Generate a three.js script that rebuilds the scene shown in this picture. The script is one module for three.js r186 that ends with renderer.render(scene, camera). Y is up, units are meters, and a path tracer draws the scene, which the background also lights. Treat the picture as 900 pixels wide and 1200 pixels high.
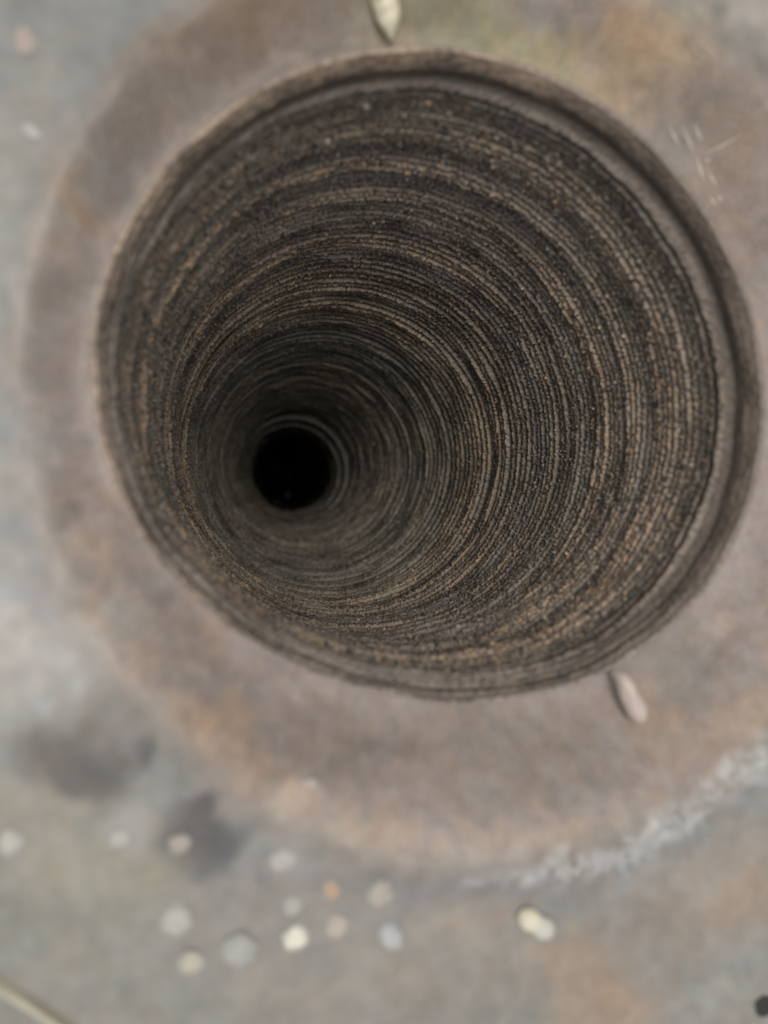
import * as THREE from 'three';
import { createNoise2D, createNoise3D } from 'simplex-noise';
import { mergeGeometries } from 'three/addons/utils/BufferGeometryUtils.js';

// ---------------------------------------------------------------- units: R is the radius of the bore mouth
const R = 0.05;
const F = 873, PW = 900, PH = 1200;                 // focal length and frame of the photograph, in pixels
const VP = [290, 585];                              // where the bore axis vanishes
const CAM = { x: -0.619, y: 2.186, z: 0.360 };      // camera in mouth radii
const dv = new THREE.Vector3(VP[0] - PW / 2, VP[1] - PH / 2, F).normalize();
const e1 = new THREE.Vector3(1, 0, 0).addScaledVector(dv, -dv.x).normalize();
const e2 = new THREE.Vector3().crossVectors(dv, e1);

// ---------------------------------------------------------------- camera, sky, sun, exposure
const camera = new THREE.PerspectiveCamera(2 * Math.atan(PH / 2 / F) * 180 / Math.PI, 0.75, 0.005, 50);
camera.position.set(CAM.x * R, CAM.y * R, CAM.z * R);
camera.up.set(-e1.y, dv.y, -e2.y);
camera.lookAt(CAM.x * R + e1.z, CAM.y * R - dv.z, CAM.z * R + e2.z);
camera.focus = 3.75 * R;
camera.userData.fStop = camera.getFocalLength() * 1e-3 / (0.056 * R);
const scene = new THREE.Scene();
{
  const w = 256, h = 128, px = new Float32Array(w * h * 4), n = createNoise3D(rng(5));
  for (let j = 0; j < h; j++) for (let i = 0; i < w; i++) {
    const el = ((j + 0.5) / h - 0.5) * Math.PI, az = (i / w) * 2 * Math.PI;
    const X = Math.cos(el) * Math.cos(az), Y = Math.sin(el), Z = Math.cos(el) * Math.sin(az);
    const cloud = 1 + 0.12 * n(X * 1.5, Y * 2.5, Z * 1.5) + 0.06 * n(X * 4, Y * 7, Z * 4);
    const v = 0.62 * (Y > 0 ? 0.45 + 0.25 * Y + 0.75 * Math.pow(Y, 4) : 0.45 * (1 + Y * 0.6)) * cloud, k = (j * w + i) * 4;
    px[k] = v * 1.0; px[k + 1] = v * 1.0; px[k + 2] = v * 0.99; px[k + 3] = 1;
  }
  const t = new THREE.DataTexture(px, w, h, THREE.RGBAFormat, THREE.FloatType);
  t.mapping = THREE.EquirectangularReflectionMapping; t.magFilter = t.minFilter = THREE.LinearFilter; t.needsUpdate = true;
  scene.background = t; scene.environment = t;
}
const sun = new THREE.DirectionalLight(0xfff8f0, 1.5);
sun.position.set(-0.13, 2.6, -0.33); sun.castShadow = true; sun.shadow.radius = 40; sun.shadow.mapSize.set(2048, 2048);
{ const c = sun.shadow.camera; c.left = c.bottom = -0.6; c.right = c.top = 0.6; c.near = 0.1; c.far = 6; }
scene.add(sun);
const renderer = new THREE.WebGLRenderer({ antialias: true });
renderer.toneMapping = THREE.LinearToneMapping; renderer.toneMappingExposure = 1.1; renderer.shadowMap.enabled = true;

// ---------------------------------------------------------------- helpers
function rng(s) { return () => { s |= 0; s = s + 0x6D2B79F5 | 0; let t = Math.imul(s ^ s >>> 15, 1 | s); t = t + Math.imul(t ^ t >>> 7, 61 | t) ^ t; return ((t ^ t >>> 14) >>> 0) / 4294967296; }; }
const rnd = rng(11), N2 = createNoise2D(rng(21)), N3 = createNoise3D(rng(22)), N3b = createNoise3D(rng(23));
const clamp = (x, a = 0, b = 1) => Math.min(b, Math.max(a, x)), mix = (a, b, t) => a + (b - a) * t;
const ss = (a, b, x) => { const t = clamp((x - a) / (b - a)); return t * t * (3 - 2 * t); };
const lin = (c) => { c /= 255; return c <= 0.04045 ? c / 12.92 : Math.pow((c + 0.055) / 1.055, 2.4); };
const srgb = (c) => Math.round(255 * clamp(c <= 0.0031308 ? c * 12.92 : 1.055 * Math.pow(c, 1 / 2.4) - 0.055));
const hash = (i) => { const s = Math.sin(i * 127.1 + 3.7) * 43758.5453; return s - Math.floor(s); };
// the spot on the level plane at height y (in mouth radii) under a pixel of the photograph
function at(px, py, y = 0) {
  const vx = px - PW / 2, vy = py - PH / 2, t = (CAM.y - y) / (vx * dv.x + vy * dv.y + F * dv.z);
  return [t * (vx * e1.x + vy * e1.y + F * e1.z) + CAM.x, t * (vx * e2.x + vy * e2.y + F * e2.z) + CAM.z];
}
const table = (xs, ys) => (x) => {                  // smooth curve through points
  let i = 0; while (i < xs.length - 2 && x > xs[i + 1]) i++;
  const m = (k) => k <= 0 ? (ys[1] - ys[0]) / (xs[1] - xs[0]) : k >= xs.length - 1 ? (ys[k] - ys[k - 1]) / (xs[k] - xs[k - 1]) : (ys[k + 1] - ys[k - 1]) / (xs[k + 1] - xs[k - 1]);
  const h = xs[i + 1] - xs[i], t = clamp((x - xs[i]) / h), t2 = t * t, t3 = t2 * t;
  return (2 * t3 - 3 * t2 + 1) * ys[i] + (t3 - 2 * t2 + t) * h * m(i) + (3 * t2 - 2 * t3) * ys[i + 1] + (t3 - t2) * h * m(i + 1);
};
function mesh(name, g, m, parent) {
  const o = new THREE.Mesh(g, m); o.name = name; o.castShadow = o.receiveShadow = true; (parent || scene).add(o); return o;
}
function tag(o, label, category, group) { o.userData.label = label; o.userData.category = category; if (group) o.userData.group = group; return o; }
// a sheet of (nu + 1) x (nv + 1) points; fn(u, v, out) fills out = [x, y, z, r, g, b] (lengths in mouth radii)
function sheet(nu, nv, fn, opt = {}) {
  const W = nu + 1, n = W * (nv + 1), P = new Float32Array(n * 3), C = opt.color ? new Float32Array(n * 3) : null, U = new Float32Array(n * 2), I = new Uint32Array(nu * nv * 6), o = [0, 0, 0, 0, 0, 0, 0, 0];
  let k = 0;
  for (let j = 0; j <= nv; j++) for (let i = 0; i <= nu; i++, k++) {
    fn(i === nu && opt.wrap ? 0 : i / nu, j / nv, o);
    P[3 * k] = o[0] * R; P[3 * k + 1] = o[1] * R; P[3 * k + 2] = o[2] * R;
    if (C) { C[3 * k] = o[3]; C[3 * k + 1] = o[4]; C[3 * k + 2] = o[5]; }
    if (opt.uv) [U[2 * k], U[2 * k + 1]] = opt.uv(o, i / nu, j / nv);
  }
  k = 0;
  for (let j = 0; j < nv; j++) for (let i = 0; i < nu; i++) {
    const a = j * W + i, b = a + 1, c = a + W, d = c + 1;
    if (opt.flip) { I[k++] = a; I[k++] = b; I[k++] = c; I[k++] = b; I[k++] = d; I[k++] = c; } else { I[k++] = a; I[k++] = c; I[k++] = b; I[k++] = b; I[k++] = c; I[k++] = d; }
  }
  const g = new THREE.BufferGeometry();
  g.setAttribute('position', new THREE.BufferAttribute(P, 3)); g.setAttribute('uv', new THREE.BufferAttribute(U, 2));
  if (C) g.setAttribute('color', new THREE.BufferAttribute(C, 3));
  g.setIndex(new THREE.BufferAttribute(I, 1)); g.computeVertexNormals();
  if (opt.wrap) {                                   // same normal on both sides of the seam
    const nn = g.attributes.normal;
    for (let j = 0; j <= nv; j++) { const a = j * W, b = a + nu; const v = new THREE.Vector3(nn.getX(a) + nn.getX(b), nn.getY(a) + nn.getY(b), nn.getZ(a) + nn.getZ(b)).normalize(); nn.setXYZ(a, v.x, v.y, v.z); nn.setXYZ(b, v.x, v.y, v.z); }
  }
  return g;
}

// ---------------------------------------------------------------- outlines
const mouth = (a) => 0.996 + 0.012 * Math.cos(a) + 0.030 * Math.cos(2 * a) + 0.019 * Math.sin(2 * a) - 0.007 * Math.cos(3 * a) + 0.010 * Math.sin(3 * a);
const edge = (a) => 1.313 + 0.097 * Math.cos(a) + 0.096 * Math.sin(a) - 0.011 * Math.cos(2 * a) + 0.026 * Math.sin(2 * a) + 0.007 * N2(Math.cos(a) * 2.2, Math.sin(a) * 2.2) + 0.008 * N2(Math.cos(a) * 7, Math.sin(a) * 7);
const RIM = 0.15;                                    // the ground lies this much above the bore mouth
const groundY = (x, z) => RIM + 0.012 * N2(x * 1.1 + 9, z * 1.1) + 0.006 * N2(x * 3.5, z * 3.5 + 4) + 0.0016 * N2(x * 13, z * 13);
function dishY(a, t) {                              // the collar from the mouth (t = 0) to its outer edge (t = 1)
  const r = mix(mouth(a) + 0.02, edge(a), t), x = r * Math.cos(a), z = r * Math.sin(a);
  const y = mix(0.0, groundY(x, z), ss(0, 1, t)) + (0.007 * N2(x * 4, z * 4) + 0.004 * N2(x * 11 + 3, z * 11)) * ss(0, 0.12, t) * ss(1, 0.9, t) + 0.004 * ss(0.6, 0.85, t) * ss(1, 0.85, t);
  return [x, y, z];
}
function surfaceY(x, z) {
  const a = Math.atan2(z, x), r = Math.hypot(x, z), e = edge(a), m = mouth(a) + 0.02;
  return r > e ? groundY(x, z) : dishY(a, clamp((r - m) / (e - m)))[1];
}

// ---------------------------------------------------------------- colour of collar and ground: stains, rust and wear where they lie, plus some painted shading
const SPAN = 5.2, MID = [0.05, 0.4];
const TS = 1800;
function stainShadeMap() {
  const d = new Uint8Array(TS * TS * 4), n = createNoise2D(rng(31)), n2 = createNoise2D(rng(32));
  const ground = [
    [60, 60, 260, 200, 0, 141, 142, 139, .8], [20, 420, 90, 260, 0, 166, 166, 161, .8], [10, 640, 60, 110, 0, 160, 162, 162, .8], [50, 745, 85, 65, 10, 192, 189, 184, .9], [35, 850, 60, 50, 0, 178, 176, 170, .8],
    [70, 985, 120, 70, 20, 165, 162, 150, .8], [110, 1060, 120, 60, -30, 160, 156, 140, .7], [40, 1110, 90, 60, 0, 146, 147, 141, .8], [140, 1160, 220, 70, 0, 152, 150, 142, .7],
    [82, 888, 62, 38, 30, 113, 109, 104, .95], [110, 905, 30, 22, 0, 108, 105, 101, .7], [167, 880, 14, 16, 0, 96, 96, 98, .9], [150, 865, 30, 22, 0, 140, 138, 134, .6], [230, 985, 36, 48, -30, 104, 103, 104, .95], [262, 1012, 34, 40, -20, 100, 100, 103, .9], [215, 965, 26, 24, 0, 110, 109, 108, .7],
    [300, 900, 55, 40, 40, 160, 155, 146, .6], [160, 960, 34, 26, 0, 172, 169, 162, .7], [330, 1010, 34, 26, 10, 182, 179, 176, .75], [290, 1080, 90, 60, 0, 150, 149, 145, .7],
    [540, 1030, 44, 14, 15, 184, 182, 178, .8], [565, 1062, 40, 16, -30, 178, 174, 170, .6], [500, 1040, 200, 40, 5, 148, 145, 142, .7], [640, 1020, 160, 26, -8, 140, 138, 137, .7],
    [555, 1090, 40, 26, 0, 168, 152, 138, .6], [460, 1150, 160, 60, 0, 154, 147, 138, .7], [700, 1150, 80, 60, 20, 165, 145, 126, .75], [730, 1190, 60, 30, 0, 168, 146, 126, .6], [790, 1080, 110, 60, -20, 158, 145, 132, .7], [850, 1020, 90, 60, -30, 165, 154, 144, .7], [880, 1060, 60, 40, 0, 160, 140, 122, .5],
    [845, 1170, 46, 34, 0, 160, 158, 152, .8], [760, 1110, 60, 40, 0, 146, 142, 136, .6], [720, 1060, 60, 36, 0, 146, 142, 138, .6],
    [880, 25, 70, 40, 20, 172, 166, 158, .85], [850, 70, 70, 36, 35, 128, 127, 122, .85], [893, 120, 40, 60, 20, 132, 130, 127, .8], [5, 560, 40, 40, 0, 172, 164, 154, .6], [120, 130, 40, 60, 35, 150, 150, 146, .6],
  ], collar = [
    [60, 430, 80, 170, 0, 166, 152, 145, .8], [130, 75, 44, 22, -15, 112, 98, 86, .8], [55, 232, 22, 40, 10, 114, 99, 88, .85], [88, 232, 36, 20, 45, 168, 144, 122, .85], [62, 288, 18, 22, 0, 172, 148, 128, .8], [60, 180, 26, 40, 20, 158, 142, 126, .6],  // first patch lightened to offset the shade on the steep left slope
    [250, 45, 130, 34, -20, 136, 117, 99, .75], [190, 110, 70, 26, -40, 140, 128, 116, .6], [125, 65, 18, 14, 0, 165, 148, 132, .6], [330, 95, 90, 36, -20, 122, 113, 104, .6], [120, 205, 24, 40, 10, 140, 134, 128, .35], [90, 350, 50, 60, 0, 160, 147, 138, .6],
    [400, 30, 60, 30, 0, 120, 109, 98, .6], [560, 35, 120, 46, 10, 150, 142, 112, .9], [640, 85, 95, 42, 35, 158, 148, 116, .95], [515, 20, 50, 26, 0, 132, 126, 104, .6], [700, 140, 56, 32, 45, 152, 141, 112, .85], [770, 45, 70, 50, 15, 166, 138, 106, .85], [815, 50, 46, 30, 20, 168, 140, 108, .8], [795, 25, 24, 20, 0, 168, 150, 112, .6], [735, 95, 50, 40, 30, 160, 138, 108, .6],
    [830, 130, 70, 46, 35, 138, 124, 112, .8], [860, 290, 60, 110, 0, 136, 120, 108, .8], [780, 190, 50, 44, 40, 132, 124, 110, .6], [892, 420, 20, 60, 0, 176, 158, 142, .7], [880, 160, 30, 40, 0, 156, 136, 120, .6],
    [470, 870, 270, 44, 4, 122, 110, 101, .75], [300, 820, 80, 50, 35, 134, 120, 112, .7], [400, 965, 170, 22, 8, 172, 152, 138, .8], [560, 975, 150, 20, -4, 168, 151, 138, .75], [285, 885, 60, 26, 40, 166, 145, 127, .55], [250, 840, 40, 26, 40, 166, 142, 122, .7], [360, 925, 20, 14, 0, 184, 164, 148, .7], [420, 945, 60, 20, 10, 164, 146, 130, .4],  // first patch paints the soft shade below the bore mouth
    [190, 700, 46, 110, -32, 132, 120, 112, .65], [130, 700, 30, 110, -28, 168, 150, 136, .7], [80, 640, 40, 70, -20, 160, 148, 138, .6], [90, 540, 60, 60, 0, 162, 149, 141, .6], [22, 545, 22, 30, -20, 182, 164, 148, .7], [88, 612, 12, 14, 0, 128, 118, 114, .7], [215, 760, 40, 40, 0, 146, 130, 118, .6], [145, 715, 16, 26, -30, 154, 152, 148, .6],
    [800, 770, 70, 50, -30, 134, 124, 115, .8], [860, 740, 30, 14, -20, 162, 150, 142, .7], [870, 640, 30, 60, 10, 158, 144, 136, .8], [870, 830, 70, 40, -30, 160, 140, 122, .7], [790, 850, 50, 40, -30, 150, 130, 112, .6], [650, 900, 110, 40, -12, 134, 123, 113, .6], [720, 960, 90, 26, -20, 150, 138, 126, .6],
  ];
  const prep = (list, y0) => list.map(([x, y, rx, ry, rot, r, g, b, a]) => {
    const c = at(x, y, y0), s = (2.2 - y0) / F, q = rot * Math.PI / 180;
    return [c[0], c[1], rx * s * 1.05, ry * s * 1.05, Math.cos(q), Math.sin(q), ...[r, g, b].map((q, i) => lin(mix(q, (r + g + b) / 3, 0.1))), a];
  });
  const G = prep(ground, RIM), C = prep(collar, 0.08), base = [lin(148), lin(147), lin(142)], brown = [lin(147), lin(135), lin(128)];
  const crustLine = [[535, 1034], [590, 1032], [640, 1024], [690, 1014], [740, 1000], [775, 975], [810, 948], [860, 915], [905, 886]].map(([x, y]) => at(x, y, RIM));
  const c = [0, 0, 0];
  const lay = (list, x, z, w) => {
    for (const s of list) {
      const dx = x - s[0], dz = z - s[1]; if (Math.abs(dx) > 2.2 * (s[2] + s[3]) || Math.abs(dz) > 2.2 * (s[2] + s[3])) continue;
      const u = (dx * s[4] + dz * s[5]) / s[2], v = (-dx * s[5] + dz * s[4]) / s[3], q = u * u + v * v;
      if (q > 4) continue;
      const a = s[9] * w * (1 - ss(0.3, 1.6, Math.sqrt(q)));
      for (let k = 0; k < 3; k++) c[k] += (s[6 + k] - c[k]) * a;
    }
  };
  for (let j = 0; j < TS; j++) for (let i = 0; i < TS; i++) {
    const x0 = MID[0] + ((i + 0.5) / TS - 0.5) * SPAN, z0 = MID[1] + ((j + 0.5) / TS - 0.5) * SPAN;
    const wx = n(x0 * 3, z0 * 3), wz = n2(x0 * 3, z0 * 3), vx = n(x0 * 9 + 5, z0 * 9), vz = n2(x0 * 9, z0 * 9 + 5);
    const x = x0 + 0.035 * wx + 0.018 * vx, z = z0 + 0.035 * wz + 0.018 * vz;
    const a = Math.atan2(z0, x0), r = Math.hypot(x0, z0), e = edge(a);
    const inC = 1 - ss(-0.075, 0.07, r - e + 0.03 * wx + 0.02 * vz);
    for (let k = 0; k < 3; k++) c[k] = base[k];
    lay(G, x, z, 1);
    for (let k = 0; k < 3; k++) c[k] *= [0.89, 0.88, 0.88][k];
    if (inC > 0) {
      const g = [c[0], c[1], c[2]]; for (let k = 0; k < 3; k++) c[k] = brown[k];
      lay(C, x, z, 1);
      for (let k = 0; k < 3; k++) c[k] = mix(g[k], c[k], inC);
    }
    // chalky deposit on the lower right part of the collar edge
    let dm = 9; for (let k = 0; k < crustLine.length - 1; k++) {
      const [ax, az] = crustLine[k], [bx, bz] = crustLine[k + 1], t = clamp(((x - ax) * (bx - ax) + (z - az) * (bz - az)) / ((bx - ax) ** 2 + (bz - az) ** 2));
      dm = Math.min(dm, Math.hypot(x - ax - t * (bx - ax), z - az - t * (bz - az)) + (k === 0 ? 0.04 - 0.025 * t : k === 1 ? 0.015 * (1 - t) : 0));
    }
    const ch = (1 - ss(0.0, 0.065, dm)) * clamp(0.6 + 0.5 * vx + 0.5 * n(x0 * 17, z0 * 17)) * 0.95;
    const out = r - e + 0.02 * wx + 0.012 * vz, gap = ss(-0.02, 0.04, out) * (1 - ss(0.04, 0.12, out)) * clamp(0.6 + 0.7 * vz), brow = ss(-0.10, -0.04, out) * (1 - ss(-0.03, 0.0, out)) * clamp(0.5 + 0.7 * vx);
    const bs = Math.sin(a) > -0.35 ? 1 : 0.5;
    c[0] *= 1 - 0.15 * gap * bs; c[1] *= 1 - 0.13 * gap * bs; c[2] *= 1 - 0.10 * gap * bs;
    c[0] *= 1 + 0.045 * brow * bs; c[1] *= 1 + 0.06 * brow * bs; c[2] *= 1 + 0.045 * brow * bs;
    c[0] = mix(c[0], 0.43, ch); c[1] = mix(c[1], 0.425, ch); c[2] = mix(c[2], 0.415, ch);
    // mottling, fine grain and radial brushing
    const gx = N2(x0 * 26, z0 * 26), gy = N2(x0 * 60 + 7, z0 * 60), br = N2(a * 45, r * 7), sp = n2(x0 * 120, z0 * 120);
    const m = 1 + 0.08 * wx + 0.085 * vx + 0.05 * n2(x0 * 17, z0 * 17 + 3) + (0.02 + 0.04 * inC) * gx + (0.03 * gy + 0.03 * br + 0.05 * sp) * inC;
    const warm = (0.025 + 0.02 * inC) * vz + 0.015 * N2(x0 * 15, z0 * 15 + 9) + 0.03 * wz, k = (j * TS + i) * 4;
    d[k] = srgb(c[0] * m * (1 + warm)); d[k + 1] = srgb(c[1] * m); d[k + 2] = srgb(c[2] * m * (1 - warm)); d[k + 3] = 255;
  }
  const t = new THREE.DataTexture(d, TS, TS, THREE.RGBAFormat); t.colorSpace = THREE.SRGBColorSpace;
  t.magFilter = THREE.LinearFilter; t.minFilter = THREE.LinearMipmapLinearFilter; t.wrapS = t.wrapT = THREE.MirroredRepeatWrapping; t.needsUpdate = true;
  return t;
}
function grainMap(size, seed, f) {
  const d = new Uint8Array(size * size * 4), n = createNoise3D(rng(seed));
  for (let j = 0; j < size; j++) for (let i = 0; i < size; i++) {
    const a = i / size * 2 * Math.PI, b = j / size * 2 * Math.PI, q = f / 6.283;
    const X = Math.cos(a) * q, Y = Math.sin(a) * q, Z = Math.cos(b) * q, W = Math.sin(b) * q;
    const v = 0.5 + 0.25 * n(X + W, Y + 3, Z - W) + 0.15 * n(2.3 * X, 2.3 * (Y + Z), 2.3 * W) + 0.1 * n(5 * X + 5 * Z, 5 * Y, 5 * W), k = (j * size + i) * 4;
    d[k] = d[k + 1] = d[k + 2] = 255 * clamp(v); d[k + 3] = 255;
  }
  const t = new THREE.DataTexture(d, size, size, THREE.RGBAFormat); t.magFilter = THREE.LinearFilter; t.wrapS = t.wrapT = THREE.RepeatWrapping; t.needsUpdate = true; return t;
}
const plateMap = stainShadeMap(), plateUV = (o) => [(o[0] - MID[0]) / SPAN + 0.5, (o[2] - MID[1]) / SPAN + 0.5];
const grain = grainMap(512, 41, 60); grain.repeat.set(6, 6);
const groundMat = new THREE.MeshStandardMaterial({ name: 'stained grey plate', map: plateMap, roughness: 0.78, bumpMap: grain, bumpScale: 0.00012 });
const collarMat = new THREE.MeshStandardMaterial({ name: 'rusty brown steel', map: plateMap, roughness: 0.62, metalness: 0.0, bumpMap: grain, bumpScale: 0.00015 });

// ---------------------------------------------------------------- ground
const ground = mesh('ground', sheet(360, 150, (u, v, o) => {
  const a = u * 2 * Math.PI, r = edge(a) + (v < 0.8 ? v / 0.8 * 1.6 : 1.6 + Math.pow((v - 0.8) / 0.2, 2) * 9);
  o[0] = r * Math.cos(a); o[2] = r * Math.sin(a); o[1] = groundY(o[0], o[2]);
}, { flip: false, uv: plateUV, wrap: true }), groundMat);
ground.userData.kind = 'structure'; ground.userData.label = 'stained grey ground round the brown collar';

// ---------------------------------------------------------------- the bore
const bore = new THREE.Group(); bore.name = 'steel_bore'; scene.add(bore);
tag(bore, 'deep dark ridged bore with a rusty lip and a brown collar round its mouth', 'bore');
mesh('collar', sheet(420, 90, (u, v, o) => {
  const p = dishY(u * 2 * Math.PI, v); o[0] = p[0]; o[1] = p[1]; o[2] = p[2];
}, { uv: plateUV, wrap: true }), collarMat, bore).userData.label = 'brown stained steel collar dished round the bore mouth';

// axis and radius of the bore at a depth, in mouth radii: it narrows and drifts a little
const D = [0, 0.35, 1, 2, 3, 4.5, 6, 9];
const radius = table(D, [0.985, 0.955, 0.9, 0.81, 0.71, 0.56, 0.46, 0.4]);
const centrePx = [null, [488, 468], [440, 505], [391, 535], [368, 541], [351, 546], [343, 552], [339, 556]];
const centres = D.map((d, i) => i ? at(...centrePx[i], -d) : [0, 0]);
const cX = table(D, centres.map((c) => c[0])), cZ = table(D, centres.map((c) => c[1]));
const PITCH = 0.028;
const turns = (d) => { const a = Math.min(d, 0.8) / PITCH, k = (0.072 - PITCH) / 1.4, m = clamp(d - 0.8, 0, 1.4); return a + Math.log(1 + k * m / PITCH) / k + Math.max(0, d - 2.2) / 0.072; };
const col = [0, 0, 0];
// groove relief and colour at angle a, depth d: returns how far the wall stands out (towards the axis)
function wall(a, d) {
  const ca = Math.cos(a), sa = Math.sin(a), r = radius(d);
  const slow = N3(ca * 0.9, sa * 0.9, d * 1.3), wob = 0.22 * N3b(ca * 0.8, sa * 0.8, d * 0.6);
  const ph = turns(d) + 0.4 * N2(d * 2.1, 3.3) + 1.6 * N2(d * 0.5, 8) + wob, id = Math.floor(ph), f = ph - id;
  const amp = mix(0.5 + 0.6 * hash(id), 0.5 + 0.6 * hash(id + 1), ss(0.6, 1, f)) * (0.8 + 0.45 * N3(ca * 2.2, sa * 2.2, d * 5));
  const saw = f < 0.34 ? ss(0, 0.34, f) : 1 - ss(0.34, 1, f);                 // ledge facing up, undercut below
  const fine = N2(d * 75, ca * 0.5 + 4) * 0.5 + 0.5 * N2(d * 41 + 9, sa * 0.4);
  const band = N2(d * 3.7 + 2, 0.5 + 0.12 * ca) + 0.5 * N2(d * 9.5, 5 + 0.12 * sa);
  const X = ca * r, Z = sa * r;
  const g1 = N3(X * 55, Z * 55, d * 80), g2 = N3b(X * 105, Z * 105, d * 130), g3 = N3(X * 19 + 7, Z * 19, d * 30);
  const rough = 0.55 + 0.45 * N3b(ca * 1.5, sa * 1.5, d * 2.5), near = ss(0.08, 0.3, d);
  const out = near * (0.021 * amp * saw + 0.0055 * fine + 0.008 * band * 0.6 + (0.0046 * g1 + 0.0042 * g2 + 0.003 * g3) * (0.6 + 0.6 * rough)) + (1 - near) * (0.003 * g1 + 0.0025 * g3 + 0.0015 * g2);
  // pigment: dark scale, brown and ochre rust along some bands, grey grains, black pits; then light and shade painted by depth and ridge
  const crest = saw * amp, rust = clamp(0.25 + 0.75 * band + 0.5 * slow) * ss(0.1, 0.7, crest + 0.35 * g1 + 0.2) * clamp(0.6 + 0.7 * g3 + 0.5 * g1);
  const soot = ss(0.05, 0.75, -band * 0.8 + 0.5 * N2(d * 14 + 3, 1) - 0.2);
  const olive = ss(1.2, 2.6, d), depthLight = mix(2.0, 2.1, ss(0.3, 1.8, d)) * mix(1, 0.4, ss(2.9, 4.8, d));  // painted light: wall colour kept bright higher up, dimmed towards the bottom
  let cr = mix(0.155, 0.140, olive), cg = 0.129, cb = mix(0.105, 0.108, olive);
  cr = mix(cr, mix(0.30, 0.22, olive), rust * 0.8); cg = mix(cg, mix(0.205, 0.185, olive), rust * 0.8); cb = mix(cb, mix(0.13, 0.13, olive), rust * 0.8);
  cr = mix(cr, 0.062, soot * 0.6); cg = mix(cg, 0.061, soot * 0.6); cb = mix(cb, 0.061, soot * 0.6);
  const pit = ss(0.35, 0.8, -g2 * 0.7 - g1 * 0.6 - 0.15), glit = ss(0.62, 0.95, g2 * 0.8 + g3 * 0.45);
  let m = depthLight * (0.85 + 0.75 * g2 + 0.55 * g1 + 0.25 * fine) * mix(mix(0.30, 0.25, olive), mix(1.3, 1.5, olive), ss(0.05, 0.6, crest));  // crests lightened and grooves darkened in the colour, like light on ledges
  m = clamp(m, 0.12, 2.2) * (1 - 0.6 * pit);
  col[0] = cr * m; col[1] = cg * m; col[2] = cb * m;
  col[0] = mix(col[0], 0.50, glit * 0.6); col[1] = mix(col[1], 0.43, glit * 0.6); col[2] = mix(col[2], 0.33, glit * 0.6);
  return out;
}
function wallPoint(a, d, o) {
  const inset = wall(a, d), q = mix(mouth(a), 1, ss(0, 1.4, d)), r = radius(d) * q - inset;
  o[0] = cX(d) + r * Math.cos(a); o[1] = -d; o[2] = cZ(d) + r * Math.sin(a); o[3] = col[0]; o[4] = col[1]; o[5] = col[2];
}
const wallGrain = grainMap(512, 43, 70); wallGrain.repeat.set(14, 8);
const wallMat = new THREE.MeshStandardMaterial({ name: 'scaled ridged steel', vertexColors: true, roughness: 0.55, metalness: 0.0, bumpMap: wallGrain, bumpScale: 0.0003 });
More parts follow.
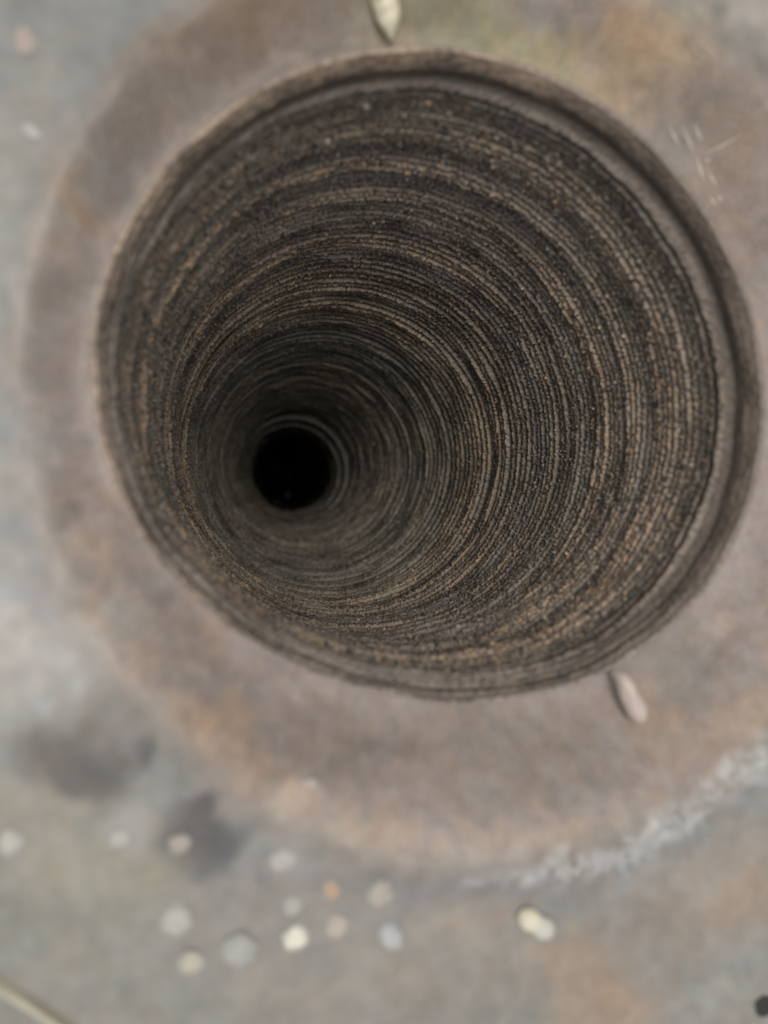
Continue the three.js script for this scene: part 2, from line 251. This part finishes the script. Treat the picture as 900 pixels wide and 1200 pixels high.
// the rolled lip: from the collar's inner edge over two beads into the bore
const lipProfile = (v) => {                          // [radius relative to the mouth, height]
  const s = [[1.022, 0.0], [1.012, 0.010], [0.998, 0.008], [0.987, -0.012], [0.978, -0.035], [0.9815, -0.055], [0.9835, -0.068], [0.972, -0.082], [0.962, -0.102], [0.962, -0.125], [0.970, -0.145], [0.966, -0.165]];
  const x = v * (s.length - 1), i = Math.min(s.length - 2, Math.floor(x)), t = ss(0, 1, x - i) * 0.5 + 0.5 * (x - i);
  return [mix(s[i][0], s[i + 1][0], t), mix(s[i][1], s[i + 1][1], t)];
};
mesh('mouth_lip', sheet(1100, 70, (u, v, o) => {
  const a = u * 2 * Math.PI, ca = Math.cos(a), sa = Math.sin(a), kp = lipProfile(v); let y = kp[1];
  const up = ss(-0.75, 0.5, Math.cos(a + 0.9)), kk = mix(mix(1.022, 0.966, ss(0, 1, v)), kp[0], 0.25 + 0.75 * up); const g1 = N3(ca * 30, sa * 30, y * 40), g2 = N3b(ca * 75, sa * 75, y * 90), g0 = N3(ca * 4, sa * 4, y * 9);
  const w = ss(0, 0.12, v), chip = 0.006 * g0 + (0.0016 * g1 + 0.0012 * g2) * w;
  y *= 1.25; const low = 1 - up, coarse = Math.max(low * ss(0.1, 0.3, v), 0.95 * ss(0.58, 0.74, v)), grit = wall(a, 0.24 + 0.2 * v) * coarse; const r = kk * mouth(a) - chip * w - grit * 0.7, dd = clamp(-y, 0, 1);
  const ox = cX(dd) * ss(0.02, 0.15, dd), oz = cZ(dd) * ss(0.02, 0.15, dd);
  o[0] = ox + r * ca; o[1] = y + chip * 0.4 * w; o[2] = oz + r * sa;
  const worn = ss(0.15, 0.75, 1 - Math.abs(v - 0.2) * 4 + 0.35 * g0 + 0.25 * g1) * (0.1 + 0.9 * ss(-0.2, 0.7, Math.cos(a + 2.6))), m = 0.95 + 0.16 * g1 + 0.12 * g2 + 0.15 * g0;  // wear together with a highlight painted on the upper-left lip
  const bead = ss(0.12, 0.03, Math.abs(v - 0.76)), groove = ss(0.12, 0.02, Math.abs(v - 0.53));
  let c = [0.200, 0.163, 0.136]; c = c.map((q, i) => q * (1 + low * [0.35, 0.38, 0.42][i]));  // lower-left lip lightened in colour to make up for grazing light
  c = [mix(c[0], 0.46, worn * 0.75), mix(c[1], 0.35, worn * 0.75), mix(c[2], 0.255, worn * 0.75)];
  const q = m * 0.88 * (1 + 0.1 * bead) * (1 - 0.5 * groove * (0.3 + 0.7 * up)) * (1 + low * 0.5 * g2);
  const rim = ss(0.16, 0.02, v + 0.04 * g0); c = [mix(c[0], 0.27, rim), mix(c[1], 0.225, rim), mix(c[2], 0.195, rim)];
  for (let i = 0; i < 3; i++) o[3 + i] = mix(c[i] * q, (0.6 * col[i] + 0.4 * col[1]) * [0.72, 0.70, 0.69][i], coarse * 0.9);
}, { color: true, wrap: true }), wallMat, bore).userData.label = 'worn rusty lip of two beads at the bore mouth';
const D0 = 0.19, D1 = 6.2, depthAt = (v) => D0 + (D1 - D0) * (0.62 * Math.pow(v, 1.7) + 0.38 * v);
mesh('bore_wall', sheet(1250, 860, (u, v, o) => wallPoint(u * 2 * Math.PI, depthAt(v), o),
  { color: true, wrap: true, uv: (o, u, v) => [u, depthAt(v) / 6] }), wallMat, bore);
// the throat: rings at the bottom of the ridged part, then a plain narrower pipe and its end
const end = { x: cX(D1), z: cZ(D1), r: radius(D1) };
const darkMat = new THREE.MeshPhysicalMaterial({ name: 'unlit black', color: new THREE.Color().setRGB(0.004, 0.004, 0.004), roughness: 0.95, specularIntensity: 0.2 });  // near-black colour stands for the darkness at the far end
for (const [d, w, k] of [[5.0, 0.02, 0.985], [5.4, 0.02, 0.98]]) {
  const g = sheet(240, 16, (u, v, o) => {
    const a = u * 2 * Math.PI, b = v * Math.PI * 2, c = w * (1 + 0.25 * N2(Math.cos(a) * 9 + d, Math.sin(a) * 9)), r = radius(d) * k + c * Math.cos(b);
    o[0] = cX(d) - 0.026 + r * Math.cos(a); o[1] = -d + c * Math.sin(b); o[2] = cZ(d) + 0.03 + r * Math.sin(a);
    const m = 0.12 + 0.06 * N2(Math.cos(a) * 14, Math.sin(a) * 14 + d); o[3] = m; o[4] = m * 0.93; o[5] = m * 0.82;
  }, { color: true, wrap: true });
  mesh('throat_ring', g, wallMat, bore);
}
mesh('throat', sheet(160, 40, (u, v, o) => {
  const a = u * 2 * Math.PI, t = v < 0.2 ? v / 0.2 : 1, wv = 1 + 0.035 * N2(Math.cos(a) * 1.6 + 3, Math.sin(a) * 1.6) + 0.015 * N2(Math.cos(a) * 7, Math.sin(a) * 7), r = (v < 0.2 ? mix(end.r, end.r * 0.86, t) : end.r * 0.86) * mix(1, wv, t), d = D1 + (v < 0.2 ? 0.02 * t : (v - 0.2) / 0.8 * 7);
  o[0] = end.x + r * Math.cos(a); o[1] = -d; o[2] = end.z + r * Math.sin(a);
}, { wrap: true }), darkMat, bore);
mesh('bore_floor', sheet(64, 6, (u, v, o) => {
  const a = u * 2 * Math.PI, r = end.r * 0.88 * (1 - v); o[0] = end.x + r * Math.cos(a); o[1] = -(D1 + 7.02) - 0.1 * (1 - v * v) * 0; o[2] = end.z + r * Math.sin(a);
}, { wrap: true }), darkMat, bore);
// grit baked onto the wall
{
  const n = 120000, g = new THREE.IcosahedronGeometry(1, 0), m = new THREE.MeshStandardMaterial({ name: 'grit', roughness: 0.42 });
  const im = new THREE.InstancedMesh(g, m, n), M = new THREE.Matrix4(), q = new THREE.Quaternion(), p = new THREE.Vector3(), s = new THREE.Vector3(), c = new THREE.Color(), o = [], e = new THREE.Euler();
  const r2 = rng(77);
  for (let i = 0; i < n; i++) {
    const d = 0.17 + 4.6 * Math.pow(r2(), 1.9), a = r2() * 2 * Math.PI;
    wallPoint(a, d, o);
    const big = r2() < 0.04 ? 1.8 : 1, w = R * mix(0.0050, 0.0030, ss(0.2, 1.8, d)) * (0.7 + 1.1 * r2() * r2()) * big;
    p.set(o[0] * R, o[1] * R, o[2] * R); e.set(r2() * 6, r2() * 6, r2() * 6); q.setFromEuler(e);
    s.set(w * (0.7 + 0.6 * r2()), w * (0.6 + 0.5 * r2()), w * (0.7 + 0.6 * r2())); M.compose(p, q, s); im.setMatrixAt(i, M);
    const t = r2(), v = 0.13 + 0.26 * r2() * r2() + (r2() < 0.12 ? 0.28 : 0);
    if (t < 0.45) c.setRGB(v, v * 0.87, v * 0.73); else if (t < 0.62) c.setRGB(v * 1.25, v * 0.88, v * 0.55); else if (t < 0.8) c.setRGB(v * 0.3, v * 0.29, v * 0.29); else c.setRGB(v, v * 0.9, v * 0.76);
    im.setColorAt(i, c);
  }
  im.name = 'grit'; im.userData.kind = 'stuff'; im.castShadow = im.receiveShadow = true; bore.add(im);
}
// chalky lumps along the lower right of the collar edge
{
  const parts = [], r3 = rng(55), line = [[650, 1021], [690, 1014], [735, 1002], [772, 976], [806, 950], [858, 916], [915, 880]].map(([x, y]) => at(x, y, RIM));
  for (let i = 0; i < 220; i++) {
    const k = r3() * (line.length - 1), j = Math.min(line.length - 2, Math.floor(k)), t = k - j, sp = (r3() + r3() - 1) * 0.034;
    const x = mix(line[j][0], line[j + 1][0], t) + sp * 0.8, z = mix(line[j][1], line[j + 1][1], t) + sp, w = 0.003 + 0.010 * r3() * r3();
    if (N2(x * 7, z * 7 + 2) < -0.25) continue;
    const g = new THREE.IcosahedronGeometry(1, 1), p = g.attributes.position, ph = r3() * 6, st = 1 + r3() * 0.8;
    for (let q = 0; q < p.count; q++) { const X = p.getX(q) * st, Y = p.getY(q), Z = p.getZ(q), m = 1 + 0.25 * N3(p.getX(q) * 1.6 + i, Y * 1.6, Z * 1.6); p.setXYZ(q, (x + w * m * (X * Math.cos(ph) - Z * Math.sin(ph))) * R, (surfaceY(x, z) + w * 0.25 * m * Y) * R, (z + w * m * (X * Math.sin(ph) + Z * Math.cos(ph))) * R); }
    g.computeVertexNormals(); parts.push(g);
  }
  const o = mesh('chalk_crust', mergeGeometries(parts), new THREE.MeshStandardMaterial({ name: 'chalk', color: new THREE.Color().setRGB(0.38, 0.375, 0.365), roughness: 0.9 }), bore);
  o.userData.kind = 'stuff'; o.userData.label = 'whitish chalky crust along the lower right edge of the collar';
}
// bright scratches in the collar at the upper right
{
  const sm = new THREE.MeshStandardMaterial({ name: 'bare scratched steel', color: new THREE.Color().setRGB(0.80, 0.74, 0.62), roughness: 0.35, metalness: 0.3 });
  for (const [x0, y0, x1, y1] of [[785, 147, 801, 170], [799, 150, 816, 178], [810, 148, 821, 168], [819, 182, 830, 207], [829, 184, 832, 190], [834, 198, 844, 216], [839, 226, 844, 238], [846, 226, 849, 233], [824, 181, 858, 168]]) {
    const A = at(x0, y0, 0.03), B = at(x1, y1, 0.03), L = Math.hypot(B[0] - A[0], B[1] - A[1]), nx = -(B[1] - A[1]) / L, nz = (B[0] - A[0]) / L;
    mesh('scratch', sheet(14, 4, (u, v, o) => {
      const w = 0.0026 * Math.sin(Math.PI * Math.min(0.97, Math.max(0.03, u))) * (v - 0.5) * 2, x = mix(A[0], B[0], u) + nx * w, z = mix(A[1], B[1], u) + nz * w;
      o[0] = x; o[2] = z; o[1] = surfaceY(x, z) + 0.0022 - 0.003 * Math.abs(v - 0.5) * 2;
    }), sm, bore);
  }
}

// ---------------------------------------------------------------- loose things on the collar and the ground
function stone(seed, w, h, l, rgb, worn = false, rough = 0.7, lobes = 0.3) {
  const g = new THREE.IcosahedronGeometry(1, 4), p = g.attributes.position, n = createNoise3D(rng(seed)), v = new THREE.Vector3(), C = new Float32Array(p.count * 3);
  for (let i = 0; i < p.count; i++) {
    v.fromBufferAttribute(p, i); const k = 1 + lobes * n(v.x * 1.3, v.y * 1.3, v.z * 1.3) + 0.06 * n(v.x * 4, v.y * 4, v.z * 4), t = 1 + 0.14 * n(v.x * 2.5 + 5, v.y * 2.5, v.z * 2.5);
    const f = worn ? ss(1.0, 0.45, Math.hypot(v.x, v.z) + 0.18 * n(v.x * 3, 7, v.z * 3)) * 0.9 : 1;
    for (let j = 0; j < 3; j++) C[3 * i + j] = mix([0.30, 0.297, 0.28][j], rgb[j], f) * t;
    p.setXYZ(i, v.x * k * w * R, v.y * k * h * R, v.z * k * l * R);
  }
  g.setAttribute('color', new THREE.BufferAttribute(C, 3)); g.computeVertexNormals();
  return [g, new THREE.MeshStandardMaterial({ name: 'stone', vertexColors: true, roughness: rough })];
}
const PXR = 2.08 / F;                                // one photograph pixel on the ground, in mouth radii
const chip = (px, py, wpx, lpx, turn, rgb, name, label, category, group, seed) => {
  const [x, z] = at(px, py, RIM + 0.01), w = wpx * PXR * 0.56, l = lpx * PXR * 0.56, h = Math.min(w, l) * 0.15, [g, m] = stone(seed, w, h, l, rgb.map((q, i) => mix(lin(q), [0.30, 0.297, 0.28][i], seed === 1 || name === 'pebble' ? 0.05 : 0.38)), name !== 'pebble', 0.7, name === 'pebble' ? 0.1 : 0.2);
  const o = mesh(name, g, m); o.position.set(x * R, (surfaceY(x, z) + h * 0.1) * R, z * R); o.rotation.y = turn; return tag(o, label, category, group);
};
const FL = 'pale flecks scattered on the grey ground below the collar';
chip(347, 1103, 29, 29, 0, [232, 229, 214], 'paint_fleck', 'brightest round white fleck, just above a gap of bare ground below the collar', 'fleck', FL, 1);
chip(224, 1130, 27, 27, 1, [205, 198, 172], 'paint_fleck', 'round cream fleck, the lowest of the left pair on the grey ground', 'fleck', FL, 2);
chip(205, 1083, 36, 34, 2, [196, 196, 188], 'paint_fleck', 'broad soft white fleck just above the lowest cream fleck', 'fleck', FL, 3);
chip(279, 1118, 38, 36, .5, [176, 177, 174], 'paint_fleck', 'faint squarish grey fleck between the white fleck and the cream one', 'fleck', FL, 4);
chip(343, 1066, 22, 22, 0, [186, 184, 174], 'paint_fleck', 'dull grey fleck directly above the brightest white fleck', 'fleck', FL, 5);
chip(389, 1047, 21, 21, 0, [200, 156, 112], 'rust_fleck', 'small orange rust fleck on the grey ground below the collar', 'fleck', FL, 6);
chip(395, 1090, 28, 26, 1, [206, 186, 172], 'paint_fleck', 'pinkish fleck below the orange rust fleck', 'fleck', FL, 7);
chip(459, 1100, 24, 34, .5, [198, 199, 204], 'paint_fleck', 'bluish white oval fleck right of the pinkish fleck', 'fleck', FL, 8);
chip(446, 1050, 30, 28, 0, [188, 174, 160], 'paint_fleck', 'beige fleck right of the orange rust fleck', 'fleck', FL, 9);
chip(210, 990, 22, 20, 0, [178, 166, 148], 'paint_fleck', 'tan fleck lying on the dark blotch left of the collar', 'fleck', FL, 10);
chip(12, 988, 28, 28, 0, [204, 201, 190], 'paint_fleck', 'off white fleck at the far left of the ground', 'fleck', FL, 11);
chip(139, 985, 26, 22, 0, [196, 195, 190], 'paint_fleck', 'small pale fleck left of the dark blotch', 'fleck', FL, 12);
chip(332, 1010, 32, 24, .4, [192, 190, 186], 'paint_fleck', 'whitish fleck at the collar edge right of the dark blotch', 'fleck', FL, 13);
chip(28, 44, 22, 28, 0, [184, 162, 146], 'paint_fleck', 'pinkish fleck on the grey ground above the collar, at the top left', 'fleck', FL, 14);
chip(35, 151, 22, 14, -.6, [196, 196, 192], 'paint_fleck', 'small white fleck on the grey ground beside the collar, upper left', 'fleck', FL, 15);
chip(897, 1180, 24, 26, 0, [30, 28, 26], 'pebble', 'black pebble on the ground at the bottom right', 'pebble', null, 16);
chip(365, 927, 18, 16, 0, [190, 170, 154], 'rust_fleck', 'pale pink fleck on the lower part of the brown collar', 'fleck', null, 17);
{ // two-lobed cream chip
  const [x, z] = at(630, 1085, RIM + 0.02), g0 = new THREE.IcosahedronGeometry(1, 5), p = g0.attributes.position, v = new THREE.Vector3(), n = createNoise3D(rng(90)), C = new Float32Array(p.count * 3);
  for (let i = 0; i < p.count; i++) {
    v.fromBufferAttribute(p, i); const k = (1 + 0.05 * n(v.x * 3, v.y * 3, v.z * 3)) * (1 - 0.28 * Math.exp(-v.x * v.x * 9)), t = v.x < 0 ? [218, 212, 192] : [198, 198, 188];
    for (let j = 0; j < 3; j++) C[3 * i + j] = lin(t[j]);
    const X = v.x * k * 26 * PXR, Y = v.y * k * 12 * PXR, Z = v.z * k * 16 * PXR;
    p.setXYZ(i, X * R, Y * R, Z * R);
  }
  g0.setAttribute('color', new THREE.BufferAttribute(C, 3)); g0.computeVertexNormals();
  const o = mesh('pebble', g0, new THREE.MeshStandardMaterial({ name: 'cream stone', vertexColors: true, roughness: 0.6 }));
  o.name = 'pebble_001'; o.position.set(x * R, (groundY(x, z) + 8 * PXR) * R, z * R); o.rotation.y = -0.62;
  tag(o, 'cream two lobed pebble on the ground below the chalky collar edge', 'pebble');
}
// a tapered rod lying or standing between two points (x, y, z in mouth radii)
function rod(name, pts, radii, rgb, seed, flat = 1) {
  const curve = new THREE.CatmullRomCurve3(pts.map((p) => new THREE.Vector3(...p))), fr = curve.computeFrenetFrames(40), rr = table(radii.map((_, i) => i / (radii.length - 1)), radii), n = createNoise3D(rng(seed));
  const g = sheet(28, 40, (u, v, o) => {
    const a = u * 2 * Math.PI, i = Math.round(v * 40), c = curve.getPointAt(v), k = rr(v) * (1 + 0.1 * n(Math.cos(a) * 0.7, Math.sin(a) * 0.7, v * 3)), N = fr.normals[i], B = fr.binormals[i], ca = Math.cos(a) * k, sa = Math.sin(a) * k * flat;
    o[0] = c.x + N.x * ca + B.x * sa; o[1] = c.y + N.y * ca + B.y * sa; o[2] = c.z + N.z * ca + B.z * sa;
    const t = 1 + 0.12 * n(Math.cos(a) * 1.5 + 8, Math.sin(a) * 1.5, v * 2); for (let j = 0; j < 3; j++) o[3 + j] = lin(rgb[j]) * t;
  }, { color: true, wrap: true });
  return mesh(name, g, new THREE.MeshStandardMaterial({ name, vertexColors: true, roughness: 0.5 }));
}
const on = (px, py, up) => { let y = 0.05, p; for (let i = 0; i < 6; i++) { p = at(px, py, y + up); y = surfaceY(...p); } return [p[0], y + up, p[1]]; };
tag(rod('peg', [on(446, -16, 0.012), on(452, 8, 0.03), on(456, 28, 0.04), on(459, 46, 0.03)], [0.030, 0.036, 0.030, 0.006], [222, 214, 190], 61), 'cream coloured pointed peg on the collar above the bore mouth', 'peg');
tag(rod('stone_sliver', [on(719, 788, 0.035), on(729, 797, 0.06), on(738, 816, 0.062), on(748, 838, 0.04), on(752, 846, 0.01)], [0.012, 0.026, 0.029, 0.030, 0.008], [190, 176, 168], 62), 'pinkish grey stone sliver on the collar below the bore mouth', 'stone');
tag(rod('straw', [on(-60, 1112, 0.004), on(0, 1152, 0.005), on(50, 1184, 0.004), on(110, 1228, 0.004)], [0.028, 0.03, 0.03, 0.026], [190, 184, 164], 63, 0.4), 'pale yellow straw lying across the bottom left corner of the ground', 'straw');

renderer.render(scene, camera);
